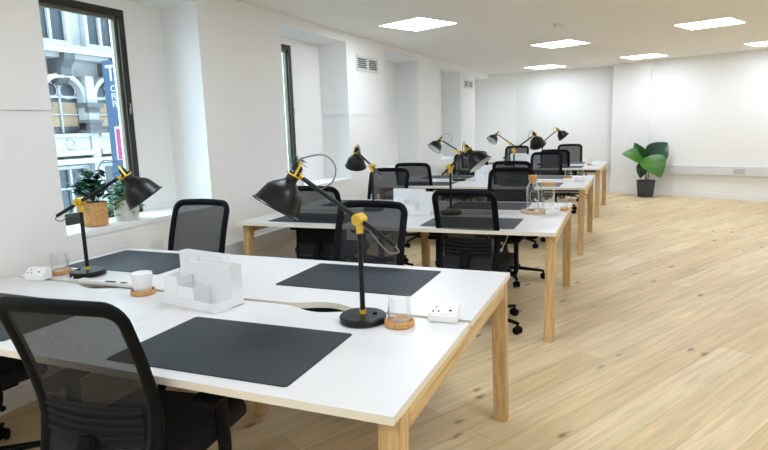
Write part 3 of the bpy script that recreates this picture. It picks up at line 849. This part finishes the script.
# ------------------------------------------------------------------ outside
structure(MB().span((-40, -30, -4.2), (-3.9, 50, -4.0)).build('ground', M['ground']), 'street below the windows', 'street')
structure(MB().span((-3.45, -2.6, CH+.12), (6.6, 26, 7.6)).build('wall_sky_blocker', M['wall']), 'unseen block above the ceiling, added to shade the street facade', 'wall')  # unseen mass added to keep sky light off the facade opposite
FX = -10.0
fb = empty('street_building', (FX, 8, -4), 0, 'pale stucco building with arched windows across the street', 'building')
def B(name, m, mat_, parent=None):
    o = m.build(name, mat_, parent if parent is not None else fb)
    if parent is None: o.location = (-FX, -8, 4)
    return o
MB_w = MB().span((FX-4, -4, -4), (FX-.25, 26, 6.2))
B('wall', MB_w, M['facade'])
def rect_window(y0, y1, z0, z1, nv, mulls, glass='fglass'):
    f = MB(); t = .07
    f.span((FX-.25, y0-t, z0-t), (FX-.10, y0, z1+t)); f.span((FX-.25, y1, z0-t), (FX-.10, y1+t, z1+t)); f.span((FX-.25, y0, z0-t), (FX-.10, y1, z0)); f.span((FX-.25, y0, z1), (FX-.10, y1, z1+t))
    for k in range(1, nv): y = y0+(y1-y0)*k/nv; f.span((FX-.22, y-.025, z0), (FX-.13, y+.025, z1))
    for z in mulls: f.span((FX-.22, y0, z-.02), (FX-.14, y1, z+.02))
    o = B('window', f, M['fframe'])
    MB().span((FX-.24, y0, z0), (FX-.19, y1, z1)).build('pane', M[glass], o)
y = 3.0
bays = [7.62+1.13*k for k in range(-3, 12)]
for k, y0 in enumerate(bays):
    rect_window(y0+.06, y0+.70, 3.25, 5.4, 2, (4.3,))
    # arched window: frame ring, glass, tracery
    cy, rr, zs_, zb = y0+.43, .40, 2.20, 1.52
    ring = []
    n = 16
    def arch(r): return [(cy-r, zb)]+[(cy-r*math.cos(math.pi*q/n), zs_+r*.9*math.sin(math.pi*q/n)) for q in range(n+1)]+[(cy+r, zb)]
    A_, B_ = arch(rr+.09), arch(rr)
    m = MB()
    for q in range(len(A_)-1):
        m.prism([A_[q], A_[q+1], B_[q+1], B_[q]], FX-.25, FX-.02, 'x')
    fr = B('arched_window', m, M['facade'])
    MB().prism(arch(rr), FX-.24, FX-.2, 'x').build('pane', M['fglass'], fr)
    t = MB()
    t.span((FX-.2, cy-.015, zb), (FX-.16, cy+.015, zs_+rr*.8)); t.span((FX-.2, cy-rr, zs_-.02), (FX-.16, cy+rr, zs_+.02)); t.span((FX-.2, cy-rr, 1.86), (FX-.16, cy+rr, 1.88))
    for s in (-1, 1):
        t.tube([(FX-.18, cy+s*.2+.17*math.cos(a), zs_+.12+.15*math.sin(a)) for a in [math.pi*2*q/14 for q in range(14)]], .013, 5, closed=True)
    t.build('tracery', M['fframe'], fr)
    MB().span((FX-.205, cy-rr+.03, zb+.12), (FX-.195, cy+rr-.03, zs_-.1)).build('warm_room', M['fwarm'], fr)
    # corbel between storeys
    c = MB(); c.prism([(FX-.25, 2.98), (FX+.24, 2.98), (FX+.22, 2.86), (FX+.10, 2.72), (FX+.10, 2.60), (FX-.02, 2.46), (FX-.25, 2.40)], cy-.11, cy+.11, 'y')
    B('corbel', c, M['fdark'])
    # pier with banded capital
    p_ = MB(); p_.span((FX-.25, y0+.88, -4), (FX+.04, y0+1.06, 2.6))
    B('pilaster', p_, M['facade'])
    g = MB()
    for z0, z1, e in ((2.0, 2.09, .10), (1.9, 2.0, .04), (1.70, 1.76, .08), (1.56, 1.70, .05), (1.50, 1.56, .10)):
        g.span((FX-.25, y0+.88-e, z0), (FX+.04+e, y0+1.06+e, z1))
    B('capital', g, M['fdark'])
    # balustrade panel with a rosette
    g = MB(); g.span((FX-.25, y0-.03, 1.44), (FX+.05, y0+.88, 1.50)); g.span((FX-.25, y0-.03, 1.18), (FX+.0, y0+.86, 1.44)); g.span((FX-.25, y0-.03, 1.08), (FX+.05, y0+.88, 1.18))
    g.tube([(FX+.01, cy+.09*math.cos(a), 1.31+.09*math.sin(a)) for a in [math.pi*2*q/16 for q in range(16)]], .022, 6, closed=True)
    B('balustrade', g, M['facade'])
    rect_window(y0+.10, y0+.80, -1.6, .82, 2, (.45,))
m = MB(); m.span((FX-.25, -4, 2.98), (FX+.25, 26, 3.06)); m.span((FX-.25, -4, 3.06), (FX+.16, 26, 3.14)); m.span((FX-.25, -4, 2.90), (FX+.10, 26, 2.98))
B('cornice', m, M['facade'])
m = MB(); m.span((FX-.25, -4, .92), (FX+.12, 26, 1.02)); B('string_course', m, M['facade'])

# banner sign on our own front, facing along the street
bn = empty('banner_sign', (-4.4, 4.2, 1.0), 0, 'tall blue banner sign with white letters outside the window', 'sign')
MB().span((-.285, 0, -.6), (.30, .02, 1.13)).build('board', M['blue'], bn)
def text(s, size, x, z, par, nm):
    cu = bpy.data.curves.new(nm, 'FONT'); cu.body = s; cu.size = size; cu.extrude = .001; cu.offset = size*.018
    tmp = bpy.data.objects.new(nm, cu); col.objects.link(tmp)
    dg = bpy.context.evaluated_depsgraph_get(); me = bpy.data.meshes.new_from_object(tmp.evaluated_get(dg))
    bpy.data.objects.remove(tmp)
    me.materials.append(M['bwhite'])
    o = bpy.data.objects.new(nm, me); col.objects.link(o); o.parent = par
    o.location = (x, -.002, z); o.rotation_euler = (R(90), 0, 0)
text('T', .20, -.245, .945, bn, 'lettering')
text('C', .08, -.205, .843, bn, 'lettering')
text('FU', .08, -.205, .77, bn, 'lettering')
text('FI', .08, -.200, .70, bn, 'lettering')
MB().span((-.207, -.004, .20), (.2, -.001, .515)).build('panel_border', M['bwhite'], bn)
MB().span((-.190, -.007, .205), (.18, -.004, .495)).build('panel', M['magenta'], bn)

# ------------------------------------------------------------------ world and colour
wd = bpy.data.worlds.new('sky'); scene.world = wd; wd.use_nodes = True
bg = wd.node_tree.nodes['Background']; bg.inputs['Color'].default_value = (.66, .87, 1., 1); bg.inputs['Strength'].default_value = 4.6
vs = scene.view_settings
vs.view_transform = 'Standard'; vs.look = 'None'; vs.exposure = 1.42; vs.gamma = 1; vs.use_curve_mapping = False
scene.cycles.use_denoising = True
scene.cycles.max_bounces = 10; scene.cycles.diffuse_bounces = 6; scene.cycles.transparent_max_bounces = 24
scene.cycles.sample_clamp_indirect = 8
